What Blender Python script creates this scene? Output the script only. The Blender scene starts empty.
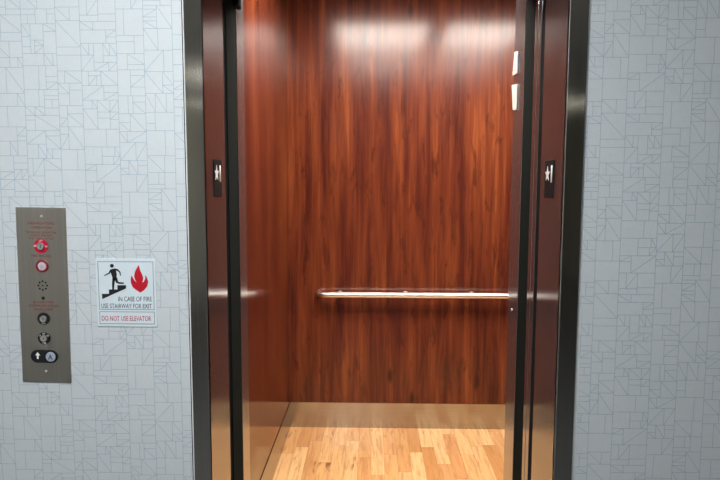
import bpy, bmesh, math, random
from mathutils import Vector, Matrix
C = bpy.context.scene.collection
PI = math.pi
rnd = random.Random(7)

# ------------------------------------------------------------------ camera, world, lights, exposure
CAM = dict(C=(-0.0282, -1.4768, 1.5136), yaw=-0.0206, pitch=0.0914, roll=-0.0029, f=576.29)
def make_camera():
    yaw, pitch, roll = CAM['yaw'], CAM['pitch'], CAM['roll']
    f = Vector((math.sin(yaw), math.cos(yaw), 0)); r = Vector((math.cos(yaw), -math.sin(yaw), 0)); d = Vector((0, 0, -1))
    f2 = math.cos(pitch)*f + math.sin(pitch)*d; d2 = math.cos(pitch)*d - math.sin(pitch)*f
    r3 = math.cos(roll)*r + math.sin(roll)*d2; d3 = math.cos(roll)*d2 - math.sin(roll)*r
    cd = bpy.data.cameras.new('camera'); co = bpy.data.objects.new('camera', cd); C.objects.link(co)
    m = Matrix((( r3.x, -d3.x, -f2.x), (r3.y, -d3.y, -f2.y), (r3.z, -d3.z, -f2.z))).to_4x4()
    m.translation = Vector(CAM['C']); co.matrix_world = m
    cd.sensor_width = 36; cd.lens = CAM['f']*36/720; cd.clip_start = 0.01
    bpy.context.scene.camera = co
make_camera()
w = bpy.data.worlds.new('world'); bpy.context.scene.world = w; w.use_nodes = True
w.node_tree.nodes['Background'].inputs[0].default_value = (0.5, 0.55, 0.6, 1)
w.node_tree.nodes['Background'].inputs[1].default_value = 0.02
vs = bpy.context.scene.view_settings
vs.view_transform = 'Standard'; vs.look = 'None'; vs.gamma = 1; vs.use_curve_mapping = False
vs.exposure = 0.0
HALL_LIGHT = 80.0      # radiance of the corridor's ceiling fixture
FAR_LIGHT = 9.0
CAB_LIGHT = 35.0       # radiance of the cab's two ceiling panels

# ------------------------------------------------------------------ materials
def mat(name):
    m = bpy.data.materials.new(name); m.use_nodes = True
    nt = m.node_tree; b = nt.nodes['Principled BSDF']
    return m, nt, b
def N(nt, t, **kw):
    n = nt.nodes.new(t)
    for k, v in kw.items(): setattr(n, k, v)
    return n
def L(nt, a, b): nt.links.new(a, b)
def setc(b, col, rough=0.5, metal=0.0, spec=0.5):
    b.inputs['Base Color'].default_value = (*col, 1); b.inputs['Roughness'].default_value = rough
    b.inputs['Metallic'].default_value = metal; b.inputs['Specular IOR Level'].default_value = spec
def srgb(r, g, b):
    f = lambda c: ((c/255+0.055)/1.055)**2.4 if c > 10 else c/255/12.92
    return (f(r), f(g), f(b))
def math_n(nt, op, a, b=None, c=None):
    n = N(nt, 'ShaderNodeMath', operation=op)
    for i, v in enumerate((a, b, c)):
        if v is None: continue
        if isinstance(v, (int, float)): n.inputs[i].default_value = v
        else: L(nt, v, n.inputs[i])
    return n.outputs[0]
def mapr(nt, v, a, b, c, d):
    n = N(nt, 'ShaderNodeMapRange'); L(nt, v, n.inputs[0])
    for i, x in enumerate((a, b, c, d)): n.inputs[i+1].default_value = x
    return n.outputs[0]
def ramp(nt, v, stops):
    n = N(nt, 'ShaderNodeValToRGB'); L(nt, v, n.inputs[0]); e = n.color_ramp.elements
    while len(e) < len(stops): e.new(0.5)
    for s, (p, c) in zip(e, stops): s.position = p; s.color = (*c, 1)
    return n.outputs[0]
def mix(nt, f, a, b, mode='MIX'):
    n = N(nt, 'ShaderNodeMix', data_type='RGBA', blend_type=mode)
    for i, v in ((0, f), (6, a), (7, b)):
        if isinstance(v, (int, float)): n.inputs[i].default_value = v
        elif isinstance(v, tuple): n.inputs[i].default_value = (*v, 1)
        else: L(nt, v, n.inputs[i])
    return n.outputs[2]
def coords(nt, perm='xyz', scale=(1, 1, 1), off=(0, 0, 0)):
    g = N(nt, 'ShaderNodeNewGeometry'); s = N(nt, 'ShaderNodeSeparateXYZ'); L(nt, g.outputs['Position'], s.inputs[0])
    c = N(nt, 'ShaderNodeCombineXYZ')
    for i, ch in enumerate(perm):
        L(nt, math_n(nt, 'MULTIPLY_ADD', s.outputs['xyz'.index(ch)], scale[i], off[i]), c.inputs[i])
    return c.outputs[0], s
def noise(nt, vec, scale, detail=3, rough=0.5, dist=0.0):
    n = N(nt, 'ShaderNodeTexNoise'); L(nt, vec, n.inputs['Vector'])
    n.inputs['Scale'].default_value = scale; n.inputs['Detail'].default_value = detail
    n.inputs['Roughness'].default_value = rough; n.inputs['Distortion'].default_value = dist
    return n.outputs[0]
def bump(nt, b, h, strength, dist=0.001):
    n = N(nt, 'ShaderNodeBump'); n.inputs['Strength'].default_value = strength; n.inputs['Distance'].default_value = dist
    L(nt, h, n.inputs['Height']); L(nt, n.outputs[0], b.inputs['Normal'])

def flat(name, col, rough=0.5, metal=0.0, spec=0.5, var=0.06):
    m, nt, b = mat(name); setc(b, col, rough, metal, spec)
    v, s = coords(nt); n = noise(nt, v, 35, 4)
    c = mix(nt, mapr(nt, n, 0.3, 0.7, 0, 1), tuple(x*(1-var) for x in col), tuple(min(1, x*(1+var)) for x in col))
    L(nt, c, b.inputs['Base Color'])
    return m
def steel(name, col, rough, grain='z', aniso=0.6, metal=1.0):
    """brushed stainless steel; grain = world axis the brushing runs along"""
    m, nt, b = mat(name); setc(b, col, rough, metal)
    sc = {'z': (260, 260, 2), 'x': (2, 260, 260), 'y': (260, 2, 260)}[grain]
    v, s = coords(nt, 'xyz', sc); n = noise(nt, v, 1, 3, 0.6)
    v2, _ = coords(nt); n2 = noise(nt, v2, 3, 2)
    c = mix(nt, mapr(nt, n, 0.3, 0.7, 0, 1), tuple(x*0.92 for x in col), tuple(x*1.06 for x in col))
    L(nt, c, b.inputs['Base Color'])
    L(nt, math_n(nt, 'ADD', mapr(nt, n, 0.3, 0.7, rough*0.9, rough*1.1), mapr(nt, n2, 0.3, 0.7, -0.02, 0.02)), b.inputs['Roughness'])
    if aniso:
        b.inputs['Anisotropic'].default_value = aniso
        g = N(nt, 'ShaderNodeNewGeometry'); x = N(nt, 'ShaderNodeVectorMath', operation='CROSS_PRODUCT')
        L(nt, g.outputs['True Normal'], x.inputs[0]); x.inputs[1].default_value = tuple(1.0 if a == grain else 0.0 for a in 'xyz')
        L(nt, x.outputs[0], b.inputs['Tangent'])           # rougher across the brushing than along it

    return m
def wood(name, ax, dark=1.0, seed=0.0, rough=0.19, ior=1.5, spec=0.36, fs=1.0):
    """cherry laminate with the grain running up; ax = horizontal world axis of the wall"""
    m, nt, b = mat(name); setc(b, (0.2, 0.05, 0.02), 0.17, 0, 0.5)
    v0, _ = coords(nt, ax+'zz', (1, 0.12, 0), (seed, 0, seed))
    warp = noise(nt, v0, 9, 2)
    # bent horizontal coordinate so the figure wanders around knots
    vk, s = coords(nt, ax+'zz', (7.0, 2.3, 0), (seed*3+1.3, 0.35, 0))
    kn = N(nt, 'ShaderNodeTexVoronoi', feature='F1', distance='EUCLIDEAN'); kn.inputs['Scale'].default_value = 1.0; kn.inputs['Randomness'].default_value = 1.0
    L(nt, vk, kn.inputs['Vector'])
    kd = kn.outputs['Distance']
    kfall = mapr(nt, kd, 0.0, 0.28, 1, 0)
    h = math_n(nt, 'ADD', s.outputs['xyz'.index(ax)], math_n(nt, 'MULTIPLY', warp, 0.05))
    h = math_n(nt, 'ADD', h, math_n(nt, 'MULTIPLY', math_n(nt, 'POWER', kfall, 2.0), 0.018))
    cb = N(nt, 'ShaderNodeCombineXYZ'); L(nt, h, cb.inputs[0]); L(nt, math_n(nt, 'MULTIPLY', s.outputs[2], 0.06), cb.inputs[1]); cb.inputs[2].default_value = seed
    broad = noise(nt, cb.outputs[0], 14*fs, 3, 0.5)
    cb2 = N(nt, 'ShaderNodeCombineXYZ'); L(nt, h, cb2.inputs[0]); L(nt, math_n(nt, 'MULTIPLY', s.outputs[2], 0.035), cb2.inputs[1]); cb2.inputs[2].default_value = seed+3
    mid = noise(nt, cb2.outputs[0], 42*fs, 3, 0.6)
    cb3 = N(nt, 'ShaderNodeCombineXYZ'); L(nt, h, cb3.inputs[0]); L(nt, math_n(nt, 'MULTIPLY', s.outputs[2], 0.02), cb3.inputs[1]); cb3.inputs[2].default_value = seed+9
    fine = noise(nt, cb3.outputs[0], 150*fs, 3, 0.6)
    # short dark flecks
    vf, _ = coords(nt, ax+'zz', (20, 4.0, 0), (seed, 0, 0)); fl = noise(nt, vf, 1, 4, 0.65, 0.6)
    tone = math_n(nt, 'ADD', math_n(nt, 'MULTIPLY', broad, 0.56), math_n(nt, 'ADD', math_n(nt, 'MULTIPLY', mid, 0.27), math_n(nt, 'MULTIPLY', fine, 0.17)))
    c = ramp(nt, tone, [(0.34, (0.034, 0.008, 0.005)), (0.43, (0.076, 0.0155, 0.0085)), (0.50, (0.110, 0.0238, 0.0100)), (0.57, (0.150, 0.035, 0.0125)), (0.67, (0.25, 0.070, 0.022))])
    c = mix(nt, mapr(nt, fl, 0.54, 0.67, 0, 0.7), c, (0.045, 0.010, 0.006))
    # knots: small dark eyes, only in a few cells
    wn = kn.outputs['Color']; sp = N(nt, 'ShaderNodeSeparateColor'); L(nt, wn, sp.inputs[0])
    pick = math_n(nt, 'GREATER_THAN', sp.outputs[0], 0.5)
    eye = math_n(nt, 'MULTIPLY', mapr(nt, kd, 0.05, 0.14, 1, 0), pick)
    c = mix(nt, math_n(nt, 'MULTIPLY', eye, 0.9), c, (0.03, 0.008, 0.006))
    if dark != 1.0: c = mix(nt, 1.0, c, (dark, dark, dark), 'MULTIPLY')
    L(nt, c, b.inputs['Base Color'])
    L(nt, mapr(nt, mid, 0.3, 0.7, rough*1.1, rough*0.9), b.inputs['Roughness'])
    b.inputs['IOR'].default_value = ior; b.inputs['Specular IOR Level'].default_value = spec
    bump(nt, b, fine, 0.02, 0.0003)
    return m
def oak_floor():
    m, nt, b = mat('oak_strip_flooring'); setc(b, (0.5, 0.25, 0.1), 0.32)
    g, s = coords(nt)
    W_, L_ = 0.073, 0.55
    row = math_n(nt, 'DIVIDE', math_n(nt, 'ADD', s.outputs[0], 3.02), W_); ri = math_n(nt, 'FLOOR', row); rf = math_n(nt, 'FRACT', row)
    wn = N(nt, 'ShaderNodeTexWhiteNoise', noise_dimensions='1D'); L(nt, ri, wn.inputs['W'])
    col = math_n(nt, 'ADD', math_n(nt, 'DIVIDE', s.outputs[1], L_), math_n(nt, 'MULTIPLY', wn.outputs[0], 7.0)); ci = math_n(nt, 'FLOOR', col); cf = math_n(nt, 'FRACT', col)
    w2 = N(nt, 'ShaderNodeTexWhiteNoise', noise_dimensions='2D'); cc = N(nt, 'ShaderNodeCombineXYZ'); L(nt, ri, cc.inputs[0]); L(nt, ci, cc.inputs[1]); L(nt, cc.outputs[0], w2.inputs['Vector'])
    base = ramp(nt, w2.outputs[0], [(0.0, srgb(200, 144, 88)), (0.35, srgb(220, 170, 112)), (0.65, srgb(233, 190, 134)), (1.0, srgb(210, 154, 100))])
    cv = N(nt, 'ShaderNodeCombineXYZ'); L(nt, math_n(nt, 'MULTIPLY', s.outputs[0], 1.0), cv.inputs[0]); L(nt, math_n(nt, 'MULTIPLY', s.outputs[1], 0.07), cv.inputs[1]); L(nt, math_n(nt, 'MULTIPLY', w2.outputs[0], 11), cv.inputs[2])
    gr = noise(nt, cv.outputs[0], 60, 5, 0.65, 0.8)
    base = mix(nt, mapr(nt, gr, 0.45, 0.70, 0, 0.65), base, srgb(160, 98, 54))
    fv = N(nt, 'ShaderNodeCombineXYZ'); L(nt, s.outputs[0], fv.inputs[0]); L(nt, math_n(nt, 'MULTIPLY', s.outputs[1], 0.22), fv.inputs[1]); L(nt, math_n(nt, 'MULTIPLY', w2.outputs[0], 5), fv.inputs[2])
    sp = noise(nt, fv.outputs[0], 22, 2, 0.5)
    base = mix(nt, mapr(nt, sp, 0.66, 0.75, 0, 0.85), base, srgb(120, 66, 34))
    e1 = math_n(nt, 'LESS_THAN', rf, 0.018); e2 = math_n(nt, 'LESS_THAN', cf, 0.004)
    e = math_n(nt, 'MAXIMUM', e1, e2)
    base = mix(nt, math_n(nt, 'MULTIPLY', e, 0.6), base, srgb(120, 72, 38))
    L(nt, base, b.inputs['Base Color'])
    bump(nt, b, gr, 0.05, 0.0005)
    return m
def emit(name, col, strength):
    m, nt, b = mat(name); setc(b, (0.8, 0.8, 0.8), 0.5)
    v, _ = coords(nt); n = noise(nt, v, 60, 2)
    L(nt, mix(nt, n, tuple(c*0.98 for c in col), col), b.inputs['Emission Color'])
    b.inputs['Emission Strength'].default_value = strength
    return m
def wallpaper():
    m, nt, b = mat('pale_blue_wallpaper')
    setc(b, (0.6, 0.65, 0.69), 0.55, 0, 0.3)
    va, _ = coords(nt, 'xzz', (1, 0.06, 0)); vb, _ = coords(nt, 'xzz', (0.06, 1, 0))
    na = noise(nt, va, 650, 2); nb = noise(nt, vb, 650, 2)
    vl, _ = coords(nt); nl = noise(nt, vl, 14, 3)
    t = math_n(nt, 'ADD', math_n(nt, 'MULTIPLY', math_n(nt, 'ADD', na, nb), 0.4), math_n(nt, 'MULTIPLY', nl, 0.2))
    c = mix(nt, mapr(nt, t, 0.35, 0.65, 0, 1), (0.555, 0.600, 0.622), (0.635, 0.668, 0.682))
    L(nt, c, b.inputs['Base Color']); bump(nt, b, t, 0.12, 0.0006)
    return m

M = {}
M['paper'] = wallpaper()
M['line'] = flat('wallpaper_blue_line', (0.33, 0.42, 0.50), 0.55, 0, 0.3)
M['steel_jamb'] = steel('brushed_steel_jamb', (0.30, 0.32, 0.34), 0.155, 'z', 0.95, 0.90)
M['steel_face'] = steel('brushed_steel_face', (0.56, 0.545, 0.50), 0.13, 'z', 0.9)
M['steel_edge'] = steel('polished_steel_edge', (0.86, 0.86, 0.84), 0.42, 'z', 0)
M['edge_highlight'] = flat('frame_edge_highlight', (0.80, 0.80, 0.79), 0.4)
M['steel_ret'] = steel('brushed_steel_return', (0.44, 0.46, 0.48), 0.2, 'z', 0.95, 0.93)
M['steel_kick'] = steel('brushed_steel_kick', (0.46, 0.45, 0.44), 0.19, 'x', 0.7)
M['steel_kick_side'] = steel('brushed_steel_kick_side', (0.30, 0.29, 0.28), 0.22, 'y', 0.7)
M['steel_rail'] = steel('satin_steel_rail', (0.84, 0.81, 0.78), 0.33, 'x', 0)
M['steel_panel'] = steel('satin_steel_faceplate', (0.49, 0.465, 0.41), 0.45, 'z', 0.3)
M['alu'] = steel('ribbed_aluminium', (0.6, 0.6, 0.6), 0.35, 'x', 0)
M['black_edge'] = flat('black_rubber_edge', (0.010, 0.013, 0.012), 0.85, 0, 0.03)
M['black_gap'] = flat('black_steel_gap_shade', (0.006, 0.006, 0.006), 0.7, 0, 0.1)  # black for hoistway parts and for strips standing in for gap shade
M['wood_back'] = wood('cherry_laminate_back', 'x')
M['wood_side'] = wood('cherry_laminate_side', 'y', 1.0, 2.7, 0.12, 1.5, 0.5, 0.5)
M['oak'] = oak_floor()
M['cab_ceiling'] = flat('dark_bronze_ceiling', (0.05, 0.04, 0.035), 0.5)
M['grey_paint'] = flat('grey_wall_paint', (0.20, 0.19, 0.17), 0.7)
M['white_paint'] = flat('white_wall_paint', (0.75, 0.75, 0.72), 0.6)
M['carpet'] = flat('grey_carpet', (0.08, 0.08, 0.085), 0.95, var=0.3)
M['hall_lamp'] = emit('corridor_lamp', (0.94, 0.975, 1.0), HALL_LIGHT)
M['far_lamp'] = emit('far_corridor_lamp', (1.0, 0.97, 0.85), FAR_LIGHT)
M['fill_lamp'] = emit('added_fill_lamp', (1.0, 0.98, 0.9), 22.0)
M['cab_lamp'] = emit('cab_lamp', (1.0, 0.92, 0.83), CAB_LIGHT)
M['white_plastic'] = flat('white_plastic', (0.78, 0.76, 0.72), 0.4)
M['sign_white'] = flat('sign_white', (0.66, 0.74, 0.78), 0.4, var=0.02)
M['sign_pink'] = flat('sign_pink_white', (0.70, 0.73, 0.77), 0.4, var=0.02)
M['sign_black'] = flat('sign_black_ink', (0.010, 0.011, 0.013), 0.45)
M['sign_text'] = flat('sign_grey_ink', (0.055, 0.075, 0.09), 0.45)
M['sign_red'] = flat('sign_red_ink', (0.50, 0.005, 0.018), 0.45)
M['text_red'] = flat('engraved_red_ink', (0.26, 0.035, 0.035), 0.5)
M['red_ring'] = flat('red_enamel', (0.50, 0.002, 0.03), 0.35)
M['red_dark'] = flat('dark_red_ring', (0.25, 0.008, 0.02), 0.35)
M['jewel'] = flat('clear_jewel_lens', (0.62, 0.50, 0.52), 0.25)
M['button'] = flat('button_lens', (0.36, 0.40, 0.50), 0.3)
M['screw'] = flat('bright_screw', (0.8, 0.8, 0.78), 0.3, 0.6)
M['chrome'] = flat('key_cylinder', (0.52, 0.5, 0.48), 0.35, 0.7)
M['black_plastic'] = flat('black_plastic', (0.010, 0.010, 0.011), 0.35)
M['tactile_white'] = flat('tactile_white', (0.9, 0.89, 0.86), 0.5)
M['tactile_black'] = flat('tactile_plate_black', (0.014, 0.010, 0.010), 0.75, 0, 0.1)
M['paper_edge'] = flat('lit_paper_curl', (0.74, 0.79, 0.80), 0.6)

# ------------------------------------------------------------------ mesh helpers
def bx(bm, x0, x1, y0, y1, z0, z1, mi=0):
    vs_ = [bm.verts.new((x, y, z)) for x in (x0, x1) for y in (y0, y1) for z in (z0, z1)]
    for q in ((0, 1, 3, 2), (4, 6, 7, 5), (0, 4, 5, 1), (2, 3, 7, 6), (0, 2, 6, 4), (1, 5, 7, 3)):
        f = bm.faces.new([vs_[i] for i in q]); f.material_index = mi
    return vs_
def bevel(bm, r, seg=2):
    bmesh.ops.bevel(bm, geom=list(bm.edges), offset=r, segments=seg, profile=0.5, affect='EDGES')
def cyl(bm, c, axis, r, h, seg=32, r2=None, mi=0):
    """cylinder starting at c and running h along axis"""
    a = Vector(axis).normalized(); q = Vector((0, 0, 1)).rotation_difference(a)
    r2 = r if r2 is None else r2; c = Vector(c)
    lo = [bm.verts.new(c + q @ Vector((r*math.cos(t), r*math.sin(t), 0))) for t in (2*PI*i/seg for i in range(seg))]
    hi = [bm.verts.new(c + q @ Vector((r2*math.cos(t), r2*math.sin(t), h))) for t in (2*PI*i/seg for i in range(seg))]
    fs = [bm.faces.new(lo[::-1]), bm.faces.new(hi)]
    for i in range(seg): fs.append(bm.faces.new((lo[i], lo[(i+1) % seg], hi[(i+1) % seg], hi[i])))
    for f in fs: f.material_index = mi; f.smooth = len(f.verts) == 4
    return fs
def ring(bm, c, ro, ri, d0, d1, seg=40):
    """annulus around the Y axis (faces -Y); from depth d0 (front) to d1"""
    def loop(r, y): return [bm.verts.new((c[0]+r*math.cos(2*PI*i/seg), y, c[2]+r*math.sin(2*PI*i/seg))) for i in range(seg)]
    a, b_, c_, d_ = loop(ro, d1), loop(ro*0.97, d0), loop(ri, d0), loop(ri, d1)
    for p, q in ((a, b_), (b_, c_), (c_, d_), (d_, a)):
        for i in range(seg): bm.faces.new((p[i], p[(i+1) % seg], q[(i+1) % seg], q[i]))
def prism(bm, pts, y0, y1):
    """outline given in (x, z), extruded from y0 (front) to y1"""
    a = [bm.verts.new((x, y0, z)) for x, z in pts]; b_ = [bm.verts.new((x, y1, z)) for x, z in pts]
    bm.faces.new(a); bm.faces.new(b_[::-1]); n = len(pts)
    for i in range(n): bm.faces.new((a[i], b_[i], b_[(i+1) % n], a[(i+1) % n]))
def tube(bm, pts, r, seg=20):
    rings = []; n = len(pts); pts = [Vector(p) for p in pts]; up = Vector((0, 0, 1))
    for i, p in enumerate(pts):
        t = (pts[min(i+1, n-1)] - pts[max(i-1, 0)]).normalized(); s = t.cross(up).normalized(); u = s.cross(t)
        rings.append([bm.verts.new(p + r*(math.cos(a)*s + math.sin(a)*u)) for a in (2*PI*k/seg for k in range(seg))])
    for a, b_ in zip(rings, rings[1:]):
        for k in range(seg): bm.faces.new((a[k], a[(k+1) % seg], b_[(k+1) % seg], b_[k])).smooth = True
    bm.faces.new(rings[0][::-1]); bm.faces.new(rings[-1])
def obj(name, bm, mats, parent=None, loc=None):
    bmesh.ops.recalc_face_normals(bm, faces=bm.faces)
    me = bpy.data.meshes.new(name); bm.to_mesh(me); bm.free()
    for m in (mats if isinstance(mats, list) else [mats]): me.materials.append(m)
    o = bpy.data.objects.new(name, me); C.objects.link(o)
    if parent: o.parent = parent
    if loc: o.location = loc
    return o
def struct(name, bm, m):
    o = obj(name, bm, m); o['kind'] = 'structure'; return o
def tag(o, label, cat, group=None):
    o['label'] = label; o['category'] = cat
    if group: o['group'] = group
    return o
def thing(name, label, cat, loc=(0, 0, 0), group=None):
    o = bpy.data.objects.new(name, None); C.objects.link(o); o.location = loc; o.empty_display_size = 0.05
    return tag(o, label, cat, group)
def box_obj(name, b, m, parent=None, r=0.0, seg=2):
    bm = bmesh.new(); bx(bm, *b)
    if r: bevel(bm, r, seg)
    return obj(name, bm, m, parent)
def text_mesh(name, body, cx, cz, y, width, height, m, parent, facing='-y', thick=0.0004, bold=0.0):
    """lettering fitted to width x height, centred on (cx, cz); facing tells which way it reads"""
    cu = bpy.data.curves.new(name, 'FONT'); cu.body = body; cu.extrude = 0; cu.offset = bold; cu.resolution_u = 3
    tmp = bpy.data.objects.new('tmp', cu); C.objects.link(tmp)
    dg = bpy.context.evaluated_depsgraph_get(); dg.update()
    me = bpy.data.meshes.new_from_object(tmp.evaluated_get(dg)); bpy.data.objects.remove(tmp); bpy.data.curves.remove(cu)
    xs = [v.co.x for v in me.vertices]; ys = [v.co.y for v in me.vertices]
    x0, x1, y0, y1 = min(xs), max(xs), min(ys), max(ys)
    for v in me.vertices:
        u = ((v.co.x-x0)/(x1-x0)-0.5)*width; z = ((v.co.y-y0)/(y1-y0)-0.5)*height
        if facing == '-y': v.co = (cx+u, y, cz+z)
        elif facing == '+x': v.co = (y, cx+u, cz+z)          # on a plane x = y, reading along +Y
        else: v.co = (y, cx-u, cz+z)
    bm = bmesh.new(); bm.from_mesh(me); bpy.data.meshes.remove(me)
    ex = bmesh.ops.extrude_face_region(bm, geom=bm.faces[:])
    dv = {'-y': Vector((0, -thick, 0)), '+x': Vector((thick, 0, 0)), '-x': Vector((-thick, 0, 0))}[facing]
    bmesh.ops.translate(bm, verts=[e for e in ex['geom'] if isinstance(e, bmesh.types.BMVert)], vec=dv)
    me = bpy.data.meshes.new(name); bmesh.ops.recalc_face_normals(bm, faces=bm.faces); bm.to_mesh(me); bm.free()
    me.materials.append(m); o = bpy.data.objects.new(name, me); C.objects.link(o); o.parent = parent
    return o

# ------------------------------------------------------------------ the setting: corridor
W = 0.457                    # half the clear opening
FW = 0.0447                  # width of the frame's face
OH = 2.16                    # opening height
ZC = 2.70                    # ceiling height
HX0, HX1, HY = -2.6, 3.2, -8.5
YW = 0.010                   # plane of the wallpaper
BACK = 0.19

def paper_segments(x0, x1, z0, z1):
    """printed geometric pattern: rectangles cut into rectangles, some crossed by one diagonal"""
    T = 0.46; segs = []
    r = random.Random(21)
    def split(a, b, c, d, depth):
        w_, h_ = b-a, d-c
        if max(w_, h_) > 0.066 or (max(w_, h_) > 0.032 and min(w_, h_) > 0.021 and r.random() < 0.50) :
            t = r.choice((0.3, 0.38, 0.5, 0.62, 0.7)) + r.uniform(-0.05, 0.05)
            if w_*r.uniform(0.75, 1.3) > h_:
                m = a+w_*t; segs.append((m, c, m, d)); split(a, m, c, d, depth+1); split(m, b, c, d, depth+1)
            else:
                m = c+h_*t; segs.append((a, m, b, m)); split(a, b, c, m, depth+1); split(a, b, m, d, depth+1)
        elif min(w_, h_) > 0.012 and max(w_, h_)/min(w_, h_) < 1.9 and r.random() < 0.55:
            if r.random() < 0.62: segs.append((a, d, b, c))
            else: segs.append((a, c, b, d))
    # uneven columns, each with its own heights
    cols = [0, 0.088, 0.150, 0.242, 0.312, 0.385, T]
    for a, b in zip(cols, cols[1:]):
        segs.append((a, 0, a, T)); zz = [r.uniform(0, 0.06)]
        while zz[-1] < T: zz.append(zz[-1] + r.choice((0.045, 0.065, 0.085, 0.11)))
        zz = [z for z in zz if z < T-0.03]
        for z in zz: segs.append((a, z, b, z))
        for lo, hi in zip(zz, zz[1:] + [zz[0]+T]): split(a, b, lo, hi, 0)
    out = []
    for i in range(int((x0)//T)-1, int(x1//T)+2):
        for j in range(int(z0//T)-2, int(z1//T)+2):
            oz = j*T + (0.23 if i % 2 else 0)
            for (a, b, c, d) in segs:
                seg = clip(a+i*T, b+oz, c+i*T, d+oz, x0, x1, z0, z1)
                if seg: out.append(seg)
    return out
def clip(ax, az, bx_, bz, x0, x1, z0, z1):
    t0, t1 = 0.0, 1.0; dx, dz = bx_-ax, bz-az
    for p, q in ((-dx, ax-x0), (dx, x1-ax), (-dz, az-z0), (dz, z1-az)):
        if abs(p) < 1e-9:
            if q < 0: return None
        else:
            t = q/p
            if p < 0: t0 = max(t0, t)
            else: t1 = min(t1, t)
    if t1-t0 < 1e-4: return None
    return (ax+dx*t0, az+dz*t0, ax+dx*t1, az+dz*t1)

bm = bmesh.new()
R0 = W+FW-0.004
bx(bm, HX0, -R0, YW, BACK, 0, ZC); bx(bm, R0, HX1, YW, BACK, 0, ZC); bx(bm, -R0, R0, YW, BACK, OH+FW-0.004, ZC)
LW = 0.00060                                   # half width of a printed line
for (x0, x1, z0, z1) in ((HX0, -R0-0.004, 0.1, ZC), (R0+0.004, HX1, 0.1, ZC), (-R0, R0, OH+FW, ZC)):
    for (ax, az, cx, cz) in paper_segments(x0, x1, z0, z1):
        d = Vector((cx-ax, cz-az))
        if d.length < 1e-4: continue
        n = Vector((-d.y, d.x)).normalized()*LW
        q = [(ax+n.x, az+n.y), (cx+n.x, cz+n.y), (cx-n.x, cz-n.y), (ax-n.x, az-n.y)]
        f = bm.faces.new([bm.verts.new((x, YW-0.00025, z)) for x, z in q]); f.material_index = 1
struct('wall_front', bm, [M['paper'], M['line']])
bm = bmesh.new(); bx(bm, HX0, HX1, HY, 0.19, -0.1, 0); struct('floor', bm, M['carpet'])
bm = bmesh.new(); bx(bm, HX0, HX1, HY, 0.19, ZC, ZC+0.1); struct('ceiling', bm, M['white_paint'])
bm = bmesh.new(); bx(bm, HX0, HX1, HY-0.1, HY, 0, ZC); struct('wall_rear', bm, M['grey_paint'])
bm = bmesh.new(); bx(bm, HX0-0.1, HX0, HY, 0.19, 0, ZC); struct('wall_left', bm, M['white_paint'])
bm = bmesh.new(); bx(bm, HX1, HX1+0.1, HY, 0.19, 0, ZC); struct('wall_right', bm, M['grey_paint'])
for s, nm in ((-1, 'trim_1'), (1, 'trim_2')):      # curled wallpaper edge at the frame, its lit look put into the colour
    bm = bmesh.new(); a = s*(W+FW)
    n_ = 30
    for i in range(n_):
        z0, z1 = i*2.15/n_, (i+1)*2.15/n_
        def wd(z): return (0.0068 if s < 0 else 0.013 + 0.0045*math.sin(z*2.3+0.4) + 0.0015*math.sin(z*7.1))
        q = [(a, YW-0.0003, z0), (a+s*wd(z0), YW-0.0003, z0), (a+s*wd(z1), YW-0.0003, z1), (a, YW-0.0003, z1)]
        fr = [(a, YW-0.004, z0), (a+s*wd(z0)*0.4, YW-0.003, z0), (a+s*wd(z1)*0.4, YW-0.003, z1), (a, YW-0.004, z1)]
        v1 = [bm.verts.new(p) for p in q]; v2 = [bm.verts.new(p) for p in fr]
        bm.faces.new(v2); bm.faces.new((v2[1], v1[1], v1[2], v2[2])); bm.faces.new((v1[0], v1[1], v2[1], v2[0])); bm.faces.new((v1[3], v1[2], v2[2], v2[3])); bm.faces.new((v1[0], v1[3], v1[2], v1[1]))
    if s < 0:                                       # on the left a black strip stands in for the gap's shadow
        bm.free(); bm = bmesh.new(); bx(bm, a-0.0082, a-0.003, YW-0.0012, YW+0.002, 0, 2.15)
    struct(nm, bm, M['black_gap'] if s < 0 else M['paper_edge'])

# ------------------------------------------------------------------ the setting: elevator cab
XL, XR, YB, CF = -0.540, 1.14, 2.0423, 0.4255
SILL = 0.19
bm = bmesh.new(); bx(bm, XL, XR, 0.4255, YB, -0.06, 0); struct('floor', bm, M['oak'])
bm = bmesh.new(); bx(bm, XL, XR, 0.4255, YB, ZC, ZC+0.06); struct('ceiling', bm, M['cab_ceiling'])
bm = bmesh.new(); bx(bm, XL-0.02, XL, 0.4255, YB+0.02, -0.06, ZC+0.06); struct('wall_left', bm, M['wood_side'])
bm = bmesh.new(); bx(bm, XR, XR+0.02, 0.4255, YB+0.02, -0.06, ZC+0.06); struct('wall_right', bm, M['wood_side'])
bm = bmesh.new(); bx(bm, XL, XR, YB, YB+0.02, -0.06, ZC+0.06); struct('wall_back', bm, M['wood_back'])
KH = 0.162
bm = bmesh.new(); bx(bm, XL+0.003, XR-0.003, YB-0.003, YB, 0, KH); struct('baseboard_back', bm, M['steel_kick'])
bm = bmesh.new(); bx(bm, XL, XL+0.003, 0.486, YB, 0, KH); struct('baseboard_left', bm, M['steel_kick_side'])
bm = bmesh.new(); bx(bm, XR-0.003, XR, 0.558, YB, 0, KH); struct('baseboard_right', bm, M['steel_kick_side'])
bm = bmesh.new(); bx(bm, XL, XR, 0.4255, 0.470, OH, ZC); struct('trim_3', bm, M['steel_ret'])

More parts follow.
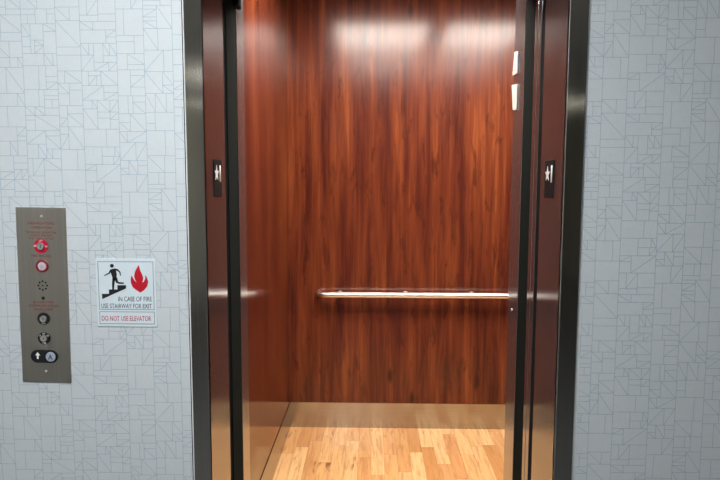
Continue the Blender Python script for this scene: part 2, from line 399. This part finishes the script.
# ------------------------------------------------------------------ steel entrance frame
fr = thing('elevator_door_frame', 'brushed steel frame around the open elevator doorway, set into pale blue wallpaper', 'door frame')
for s in (-1, 1):
    bm = bmesh.new()
    a, b_ = sorted((s*W, s*(W+FW)))
    bx(bm, a, b_, 0.0, 0.014, 0, OH+FW)
    o = obj('face_casing', bm, M['steel_face'], fr)
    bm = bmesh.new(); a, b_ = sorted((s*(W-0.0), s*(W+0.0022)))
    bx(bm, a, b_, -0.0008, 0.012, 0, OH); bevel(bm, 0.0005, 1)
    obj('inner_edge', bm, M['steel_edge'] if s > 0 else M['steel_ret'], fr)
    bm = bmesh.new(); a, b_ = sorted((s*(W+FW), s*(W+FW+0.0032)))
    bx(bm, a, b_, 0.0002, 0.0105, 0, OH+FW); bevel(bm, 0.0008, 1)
    obj('outer_edge', bm, M['edge_highlight'] if s < 0 else M['steel_face'], fr)  # left edge coloured pale to stand in for its highlight
    bm = bmesh.new(); a, b_ = sorted((s*W, s*(W+0.02)))
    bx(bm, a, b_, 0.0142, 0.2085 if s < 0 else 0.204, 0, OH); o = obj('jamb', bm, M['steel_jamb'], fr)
box_obj('header', (-W-FW, W+FW, 0.0, 0.204, OH, OH+FW), M['steel_face'], fr, 0.001)

box_obj('gap_shade_strip', (W+0.003, W+0.02, 0.2045, 0.2415, 0, OH), M['black_gap'], fr)  # black strip put in the slot so it reads as dark shade
box_obj('gap_shade_strip', (-W-0.02, -W-0.003, 0.209, 0.233, 0, OH), M['black_gap'], fr)  # the same shade strip for the slot on the left

# sills
sl = thing('door_sill', 'ribbed aluminium sill in front of the elevator cab floor', 'door sill', (0, 0, 0))
bm = bmesh.new()
bx(bm, -W, W, 0.015, 0.372, -0.02, -0.004)
for k in range(14): bx(bm, -W, W, 0.02+k*0.0245, 0.036+k*0.0245, -0.004, -0.0005)
obj('ribbed_plate', bm, M['alu'], sl)

# ------------------------------------------------------------------ landing doors, slid away to the right
def door_panel(name, label, y0, y1, x0, face, edge, cat='elevator door', group=None):
    t = thing(name, label, cat, (0, 0, 0), group)
    box_obj('door_leaf', (x0+0.004, x0+0.52, y0+0.0005, y1-0.0005, 0.006, OH+0.03), face, t, 0.0015)
    box_obj('leading_edge', (x0, x0+0.004, y0, y1, 0.006, OH+0.03), edge, t, 0.0012)
    return t
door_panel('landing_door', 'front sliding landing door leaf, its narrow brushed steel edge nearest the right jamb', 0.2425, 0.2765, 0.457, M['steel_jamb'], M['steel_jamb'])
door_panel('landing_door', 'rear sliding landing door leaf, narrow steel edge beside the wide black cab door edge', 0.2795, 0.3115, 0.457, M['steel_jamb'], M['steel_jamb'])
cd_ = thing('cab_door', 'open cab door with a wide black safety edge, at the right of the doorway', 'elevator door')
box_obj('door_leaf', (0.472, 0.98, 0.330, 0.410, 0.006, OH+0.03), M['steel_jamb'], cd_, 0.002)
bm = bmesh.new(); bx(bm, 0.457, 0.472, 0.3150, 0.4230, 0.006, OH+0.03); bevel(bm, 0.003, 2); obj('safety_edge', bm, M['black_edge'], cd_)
sp_ = thing('strike_post', 'black post with a rubber strip between the left jamb and the cab wall', 'door post')
bm = bmesh.new(); bx(bm, -0.50, -0.459, 0.2335, 0.3795, 0.0, OH+0.03); bevel(bm, 0.002, 2); obj('post_body', bm, M['black_edge'], sp_)
bm = bmesh.new(); bx(bm, -0.459, -0.456, 0.245, 0.365, 0.0, OH+0.03); bevel(bm, 0.001, 1); obj('rubber_strip', bm, M['black_edge'], sp_)
bm = bmesh.new(); bx(bm, -0.459, -0.440, 0.330, 0.3795, 2.065, OH+0.03); bevel(bm, 0.006, 3); obj('bumper', bm, M['black_gap'], sp_)
# black hoistway linings behind the gaps
bm = bmesh.new(); bx(bm, -0.62, -0.56, 0.195, 0.42, -0.1, ZC); struct('trim_4', bm, M['black_gap'])
bm = bmesh.new(); bx(bm, 1.2, 1.26, 0.195, 0.42, -0.1, ZC); struct('trim_5', bm, M['black_gap'])
bm = bmesh.new(); bx(bm, -0.56, 1.2, 0.2, 0.42, OH+0.08, OH+0.12); struct('trim_6', bm, M['black_gap'])
# cab returns
rl = thing('return_panel', 'narrow brushed steel cab return at the left of the doorway, before the wood side wall', 'wall panel')
box_obj('return_sheet', (XL, -W, 0.3806, 0.4838, 0.0, OH), M['steel_ret'], rl, 0.0015)
rr = thing('return_panel', 'brushed steel cab return beside the black door edge, at the right end of the handrail', 'wall panel')
box_obj('return_sheet', (W, XR, 0.4255, 0.5550, 0.0, OH), M['steel_ret'], rr, 0.0015)
bm = bmesh.new(); cyl(bm, (W-0.0015, 0.500, 1.0926), (1, 0, 0), 0.0045, 0.002, 16); obj('screw', bm, M['screw'], rr)

# two white plastic clips on the right return
def clip_obj(label, pts, zmid):
    t = thing('plastic_clip', label, 'clip', (W, 0.53, zmid))
    bm = bmesh.new()
    a = [bm.verts.new((-0.0005, y-0.53, z-zmid)) for y, z in pts]; b_ = [bm.verts.new((-0.005, y-0.53, z-zmid)) for y, z in pts]
    bm.faces.new(a); bm.faces.new(b_[::-1]); n = len(pts)
    for i in range(n): bm.faces.new((a[i], b_[i], b_[(i+1) % n], a[(i+1) % n]))
    bevel(bm, 0.002, 2); obj('clip_body', bm, M['white_plastic'], t)
    bm = bmesh.new(); zc = sum(z for y, z in pts)/len(pts)-zmid
    bx(bm, -0.0062, -0.0045, -0.018, 0.008, zc-0.022, zc+0.022); bevel(bm, 0.0008, 2); obj('raised_tab', bm, M['white_plastic'], t)
clip_obj('white plastic clip with its narrow end up, upper of two on the right steel return', [(0.492, 1.964), (0.538, 1.972), (0.560, 1.896), (0.498, 1.892)], 1.93)
clip_obj('white plastic clip with its narrow end down, lower of two on the right steel return', [(0.492, 1.858), (0.566, 1.866), (0.542, 1.778), (0.496, 1.772)], 1.82)

# ------------------------------------------------------------------ handrail
RY, RZ, RR = 1.978, 0.862, 0.0175
hr = thing('handrail', 'round satin steel handrail across the cherry wood back wall of the cab', 'handrail', (0, 0, 0))
pts = []
for s in (-1,):
    xe = -0.356; rb = 0.050
    pts += [(xe, YB, RZ), (xe, RY+rb, RZ)] + [(xe+rb-rb*math.cos(a), RY+rb-rb*math.sin(a), RZ) for a in (PI/2*k/8 for k in range(1, 9))]
xe2 = 1.02
pts += [(x, RY, RZ) for x in (0.0, 0.4, 0.8)]
pts += [(xe2-rb+rb*math.sin(a), RY+rb-rb*math.cos(a), RZ) for a in (PI/2*k/8 for k in range(0, 9))] + [(xe2, YB, RZ)]
bm = bmesh.new(); tube(bm, pts, RR, 24); obj('rail_tube', bm, M['steel_rail'], hr)
for x in (-0.222, 0.181, 0.588, 0.93):
    bm = bmesh.new(); cyl(bm, (x, RY+0.008, RZ-0.004), (0, 1, 0), 0.007, YB-RY-0.012, 16)
    b = obj('bracket', bm, M['steel_rail'], hr)
    bm = bmesh.new(); cyl(bm, (x, YB-0.005, RZ-0.004), (0, 1, 0), 0.018, 0.005, 24, 0.018); obj('wall_flange', bm, M['steel_rail'], b)

# ------------------------------------------------------------------ ceiling lights
def ceiling_light(label, x0, x1, y0, y1, z, lamp, group=None):
    t = thing('ceiling_light', label, 'ceiling light', ((x0+x1)/2, (y0+y1)/2, z), group)
    hx, hy, fw = (x1-x0)/2, (y1-y0)/2, 0.02
    bm = bmesh.new()
    for b in ((-hx-fw, hx+fw, -hy-fw, -hy), (-hx-fw, hx+fw, hy, hy+fw), (-hx-fw, -hx, -hy, hy), (hx, hx+fw, -hy, hy)): bx(bm, *b, -0.03, 0)
    obj('light_frame', bm, M['white_paint'], t)
    bm = bmesh.new(); bx(bm, -hx, hx, -hy, hy, -0.022, -0.004); obj('diffuser', bm, lamp, t)
ceiling_light('square lit panel in the cab ceiling, nearer the left wood wall', -0.30, 0.38, 0.58, 1.32, ZC, M['cab_lamp'])
ceiling_light('lit panel in the cab ceiling, nearer the right wood wall', 0.52, 1.08, 0.58, 1.32, ZC, M['cab_lamp'])
ceiling_light('bluish lit panel in the corridor ceiling just before the elevator', -0.75, -0.15, -1.45, -1.05, ZC, M['hall_lamp'])
ceiling_light('long narrow lit strip in the corridor ceiling far from the elevator', -2.5, 3.0, -6.78, -6.66, ZC, M['far_lamp'])

ceiling_light('added fill light panel in the corridor ceiling behind the camera, near the left corridor wall', -1.35, -0.75, -5.1, -4.5, ZC, M['fill_lamp'])  # added lamp, out of view, to brighten the left frame face

# ------------------------------------------------------------------ hall call station
PY = YW                                        # it is screwed to the wallpaper
st = thing('hall_call_station', 'steel elevator call panel with key switches and an up button, on the wallpaper', 'call panel', (-0.8935, PY, 1.2255))
st.rotation_euler = (0, math.radians(0.55), 0)
PW, PH = 0.1315, 0.467
def P(x, z): return (x+0.8935, z-1.2255)      # world -> local on the faceplate
bm = bmesh.new(); bx(bm, -PW/2, PW/2, -0.0035, 0, -PH/2, PH/2); bevel(bm, 0.0008, 2); obj('faceplate', bm, M['steel_panel'], st)
F = -0.0035
for x, z in ((-0.8912, 1.4363), (-0.8949, 1.0217)):
    lx, lz = P(x, z); bm = bmesh.new(); cyl(bm, (lx, F, lz), (0, -1, 0), 0.0032, 0.0012, 16); obj('screw', bm, M['screw'], st)
def key_switch(x, z, ringm, ro, name, marks):
    lx, lz = P(x, z)
    bm = bmesh.new(); cyl(bm, (lx, F, lz), (0, -1, 0), ro, 0.002, 40); k = obj(name, bm, ringm, st)
    bm = bmesh.new(); ring(bm, (lx, 0, lz), ro*0.52, ro*0.34, F-0.0055, F-0.002); obj('key_collar', bm, M['chrome'], k)
    bm = bmesh.new(); cyl(bm, (lx, F-0.002, lz), (0, -1, 0), ro*0.34, 0.0025, 24); c = obj('key_cylinder', bm, M['chrome'], k)
    bm = bmesh.new(); bx(bm, lx-0.0007, lx+0.0007, F-0.0049, F-0.0044, lz-ro*0.22, lz+ro*0.22); obj('key_slot', bm, M['black_plastic'], k)
    for (txt, a, wd) in marks:
        t_ = text_mesh('switch_lettering', txt, lx+math.cos(a)*ro*0.76, lz+math.sin(a)*ro*0.76, F-0.002, wd, ro*0.26, M['tactile_white'], k)
    return k
key_switch(-0.8945, 1.3577, M['red_ring'], 0.0185, 'fire_key_switch', (('OFF', PI/2, 0.009), ('RESET', PI, 0.010), ('ON', 0, 0.006)))
key_switch(-0.8950, 1.1644, M['black_plastic'], 0.0165, 'key_switch', (('OFF', -PI/2, 0.010),))
key_switch(-0.8958, 1.1117, M['black_plastic'], 0.0165, 'key_switch', (('OFF', PI/2, 0.008), ('ON', PI/5, 0.006), ('RUN', -PI/2, 0.009), ('UP', PI*0.8, 0.004)))
lx, lz = P(-0.8935, 1.3048)
bm = bmesh.new(); ring(bm, (lx, 0, lz), 0.0165, 0.0125, F-0.004, F); jw = obj('indicator_light', bm, M['red_dark'], st)
bm = bmesh.new(); cyl(bm, (lx, F, lz), (0, -1, 0), 0.0125, 0.0035, 32, 0.0105); obj('indicator_lens', bm, M['jewel'], jw)
bm = bmesh.new(); prism(bm, [(lx-0.005, lz-0.005), (lx+0.005, lz-0.005), (lx+0.005, lz+0.001), (lx, lz+0.006), (lx-0.005, lz+0.001)], F-0.0040, F-0.0034); obj('indicator_symbol', bm, M['button'], jw)
lx, lz = P(-0.8947, 1.2530)
bm = bmesh.new()
for k in range(8): cyl(bm, (lx+0.0115*math.cos(k*PI/4), F+0.0002, lz+0.0115*math.sin(k*PI/4)), (0, -1, 0), 0.0026, 0.0004, 12)
cyl(bm, (lx, F+0.0002, lz), (0, -1, 0), 0.0022, 0.0004, 12)
obj('speaker_holes', bm, M['black_plastic'], st)
lx, lz = P(-0.8946, 1.2195)
bm = bmesh.new(); cyl(bm, (lx, F+0.0002, lz), (0, -1, 0), 0.0044, 0.0005, 20); obj('sounder_hole', bm, M['black_plastic'], st)
# pill-shaped bezel with the arrow and the lit button
lx, lz = P(-0.8965, 1.0627)
bm = bmesh.new(); hw, rr_ = 0.0185, 0.0175
out = [(lx+hw+rr_*math.cos(a), lz+rr_*math.sin(a)) for a in (-PI/2+PI*k/20 for k in range(21))] + [(lx-hw+rr_*math.cos(a), lz+rr_*math.sin(a)) for a in (PI/2+PI*k/20 for k in range(21))]
prism(bm, out, F-0.003, F); bz = obj('button_bezel', bm, M['black_plastic'], st)
ax, az = P(-0.9135, 1.0645)
bm = bmesh.new(); prism(bm, [(ax-0.0022, az-0.0085), (ax+0.0022, az-0.0085), (ax+0.0022, az+0.001), (ax+0.0068, az+0.001), (ax, az+0.0095), (ax-0.0068, az+0.001), (ax-0.0022, az+0.001)], F-0.0036, F-0.003); obj('up_arrow', bm, M['tactile_white'], bz)
cx_, cz_ = P(-0.8782, 1.0627)
bm = bmesh.new(); ring(bm, (cx_, 0, cz_), 0.0160, 0.0135, F-0.005, F-0.003); obj('button_rim', bm, M['black_edge'], bz)
bm = bmesh.new(); cyl(bm, (cx_, F-0.003, cz_), (0, -1, 0), 0.0133, 0.003, 32, 0.0125); bt = obj('call_button', bm, M['button'], bz)
text_mesh('button_letter', 'A', cx_, cz_-0.0005, F-0.006, 0.0125, 0.0135, M['sign_text'], bt, bold=0.02)
for (txt, x, z, wd, h) in (("FIREFIGHTERS'", -0.8922, 1.4172, 0.071, 0.0060), ('OPERATION', -0.8922, 1.4062, 0.053, 0.0060),
                           ('TO RECALL ELEVATORS', -0.8932, 1.3935, 0.079, 0.0052), ('INSERT FIRE KEY', -0.8932, 1.3855, 0.058, 0.0050), ('AND TURN TO "ON"', -0.8932, 1.3778, 0.068, 0.0048),
                           ('FIRE RECALL', -0.8945, 1.3318, 0.054, 0.0062),
                           ('ELEVATOR', -0.8940, 1.2085, 0.055, 0.0055), ('COMMUNICATION', -0.8945, 1.1990, 0.080, 0.0062), ('FAILURE', -0.8945, 1.1895, 0.048, 0.0055)):
    a, c = P(x, z); text_mesh('red_lettering', txt, a, c, F, wd, h, M['text_red'], st, thick=0.0002)

# ------------------------------------------------------------------ fire sign
SX, SZ = -0.67365, 1.2345
sg = thing('fire_exit_sign', 'white sign with a black figure on stairs and a red flame, on the wallpaper', 'sign', (SX, PY, SZ))
SW, SH = 0.1582, 0.1806
bm = bmesh.new(); bx(bm, -SW/2, SW/2, -0.002, 0, -SH/2, SH/2); bevel(bm, 0.0006, 2); obj('sign_plate', bm, M['sign_white'], sg)
SF = -0.002
def outline(name, x0, x1, z0, z1, t):
    bm = bmesh.new()
    for b in ((x0, x1, z1-t, z1), (x0, x1, z0, z0+t), (x0, x0+t, z0+t, z1-t), (x1-t, x1, z0+t, z1-t)): bx(bm, b[0], b[1], SF-0.0003, SF, b[2], b[3])
    obj(name, bm, M['sign_text'], sg)
K = SW/60.0
def Z7(zx, zy):            # position on the sign from a measured print position
    px, py = zx/10.91+94, zy/10.91+256
    return ((px-(95.35+(py-258.9)*0.028))*K-SW/2, SH/2-(py-258.9)*SH/67.8)
_, zt = Z7(40, 60); _, zb = Z7(40, 585); _, zc0 = Z7(40, 606); _, zc1 = Z7(40, 742)
outline('border_line', -SW/2+0.0058, SW/2-0.0058, zb, zt, 0.0011)
outline('border_line', -SW/2+0.0058, SW/2-0.0058, zc1, zc0, 0.0011)
def stroke(bm, pts, widths, y0=SF-0.0003, y1=SF):
    pts = [Vector(p) for p in pts]; n = len(pts); l, r_ = [], []
    for i, p in enumerate(pts):
        t = (pts[min(i+1, n-1)]-pts[max(i-1, 0)]).normalized(); nn = Vector((-t.y, t.x))*widths[i]/2
        l.append((p+nn)[:]); r_.append((p-nn)[:])
    prism(bm, l + r_[::-1], y0, y1)
bm = bmesh.new(); hx, hz = Z7(197, 107); cyl(bm, (hx, SF, hz), (0, -1, 0), 21*K/10.91, 0.0003, 28)
prism(bm, [Z7(*p) for p in [(172, 160), (190, 142), (228, 136), (242, 165), (250, 200), (246, 240), (232, 262), (208, 262), (196, 215)]], SF-0.0003, SF)
u = K/10.91
stroke(bm, [Z7(*p) for p in [(186, 152), (165, 188), (110, 214)]], [20*u, 16*u, 9*u])
stroke(bm, [Z7(*p) for p in [(222, 143), (258, 152), (284, 176), (290, 214)]], [20*u, 20*u, 16*u, 11*u])
stroke(bm, [Z7(*p) for p in [(218, 240), (210, 300), (207, 368)]], [34*u, 26*u, 17*u])
stroke(bm, [Z7(*p) for p in [(238, 235), (252, 285), (275, 293), (326, 295)]], [32*u, 26*u, 20*u, 14*u])
obj('stair_figure', bm, M['sign_black'], sg)
bm = bmesh.new(); prism(bm, [Z7(*p) for p in [(84, 412), (162, 412), (162, 364), (255, 364), (255, 317), (350, 317), (350, 352), (88, 470)]], SF-0.0003, SF); obj('stair_symbol', bm, M['sign_black'], sg)
bm = bmesh.new(); prism(bm, [Z7(*p) for p in [(490, 92), (497, 125), (508, 160), (527, 200), (538, 232), (537, 262), (525, 288), (546, 275), (560, 246), (563, 203), (581, 235), (593, 280), (582, 330), (547, 370), (508, 395), (468, 372), (424, 338), (404, 292), (402, 250), (412, 208), (428, 240), (446, 268), (466, 286), (450, 255), (440, 222), (446, 180), (462, 142), (478, 116)]], SF-0.0003, SF); obj('flame_symbol', bm, M['sign_red'], sg)
def sign_text(txt, x0, x1, y0, y1, m):
    a = Z7(x0, y0+415); b_ = Z7(x1, y1+415)
    text_mesh('sign_lettering', txt, (a[0]+b_[0])/2, (a[1]+b_[1])/2, SF, b_[0]-a[0], a[1]-b_[1], m, sg, thick=0.0003, bold=0.004)
sign_text('IN CASE OF FIRE', 262, 632, 25, 78, M['sign_text'])
sign_text('USE STAIRWAY FOR EXIT', 76, 632, 103, 154, M['sign_text'])
sign_text('DO NOT USE ELEVATOR', 80, 626, 238, 292, M['sign_red'])

# ------------------------------------------------------------------ floor marking plates on the jambs
def star_pts(r):
    return [(r*(1 if k % 2 == 0 else 0.42)*math.cos(PI/2+k*PI/5), r*(1 if k % 2 == 0 else 0.42)*math.sin(PI/2+k*PI/5)) for k in range(10)]
def marker(s, label, yc):
    zc = 1.5370
    t = thing('floor_marking_plate', label, 'floor marking', (s*W, yc, zc))
    bm = bmesh.new(); a, b_ = sorted((-s*0.0, -s*0.002)); bx(bm, a, b_, -0.0405, 0.0405, -0.051, 0.051); bevel(bm, 0.0005, 1); obj('plate', bm, M['tactile_black'], t)
    fx = -s*0.002; dx = -s*0.001
    def yy(u): return u if s < 0 else -u            # reading direction on each jamb
    bm = bmesh.new()
    pts = [(yy(-0.014)+yy(1)*p[0]*1.35, 0.0135+p[1]*1.35) for p in star_pts(0.0165)]
    a = [bm.verts.new((fx, y, z)) for y, z in pts]; b_ = [bm.verts.new((fx+dx, y, z)) for y, z in pts]
    bm.faces.new(a); bm.faces.new(b_[::-1])
    for i in range(10): bm.faces.new((a[i], b_[i], b_[(i+1) % 10], a[(i+1) % 10]))
    obj('star', bm, M['tactile_white'], t)
    text_mesh('numeral', '1', yy(0.022), 0.0135, fx, 0.011, 0.046, M['tactile_white'], t, '+x' if s < 0 else '-x', thick=0.001, bold=0.01)
    bm = bmesh.new()
    for (u, z) in ((-0.018, -0.028), (-0.010, -0.028), (-0.018, -0.036), (0.006, -0.028), (0.014, -0.036), (0.006, -0.044)): cyl(bm, (fx, yy(u), z), (-s, 0, 0), 0.0013, 0.0007, 10)
    obj('braille_dots', bm, M['tactile_black'], t)
marker(-1, 'black plate with a white star and numeral 1, on the left steel jamb', 0.1205)
marker(1, 'black plate with a white star and numeral 1, on the right steel jamb', 0.1170)
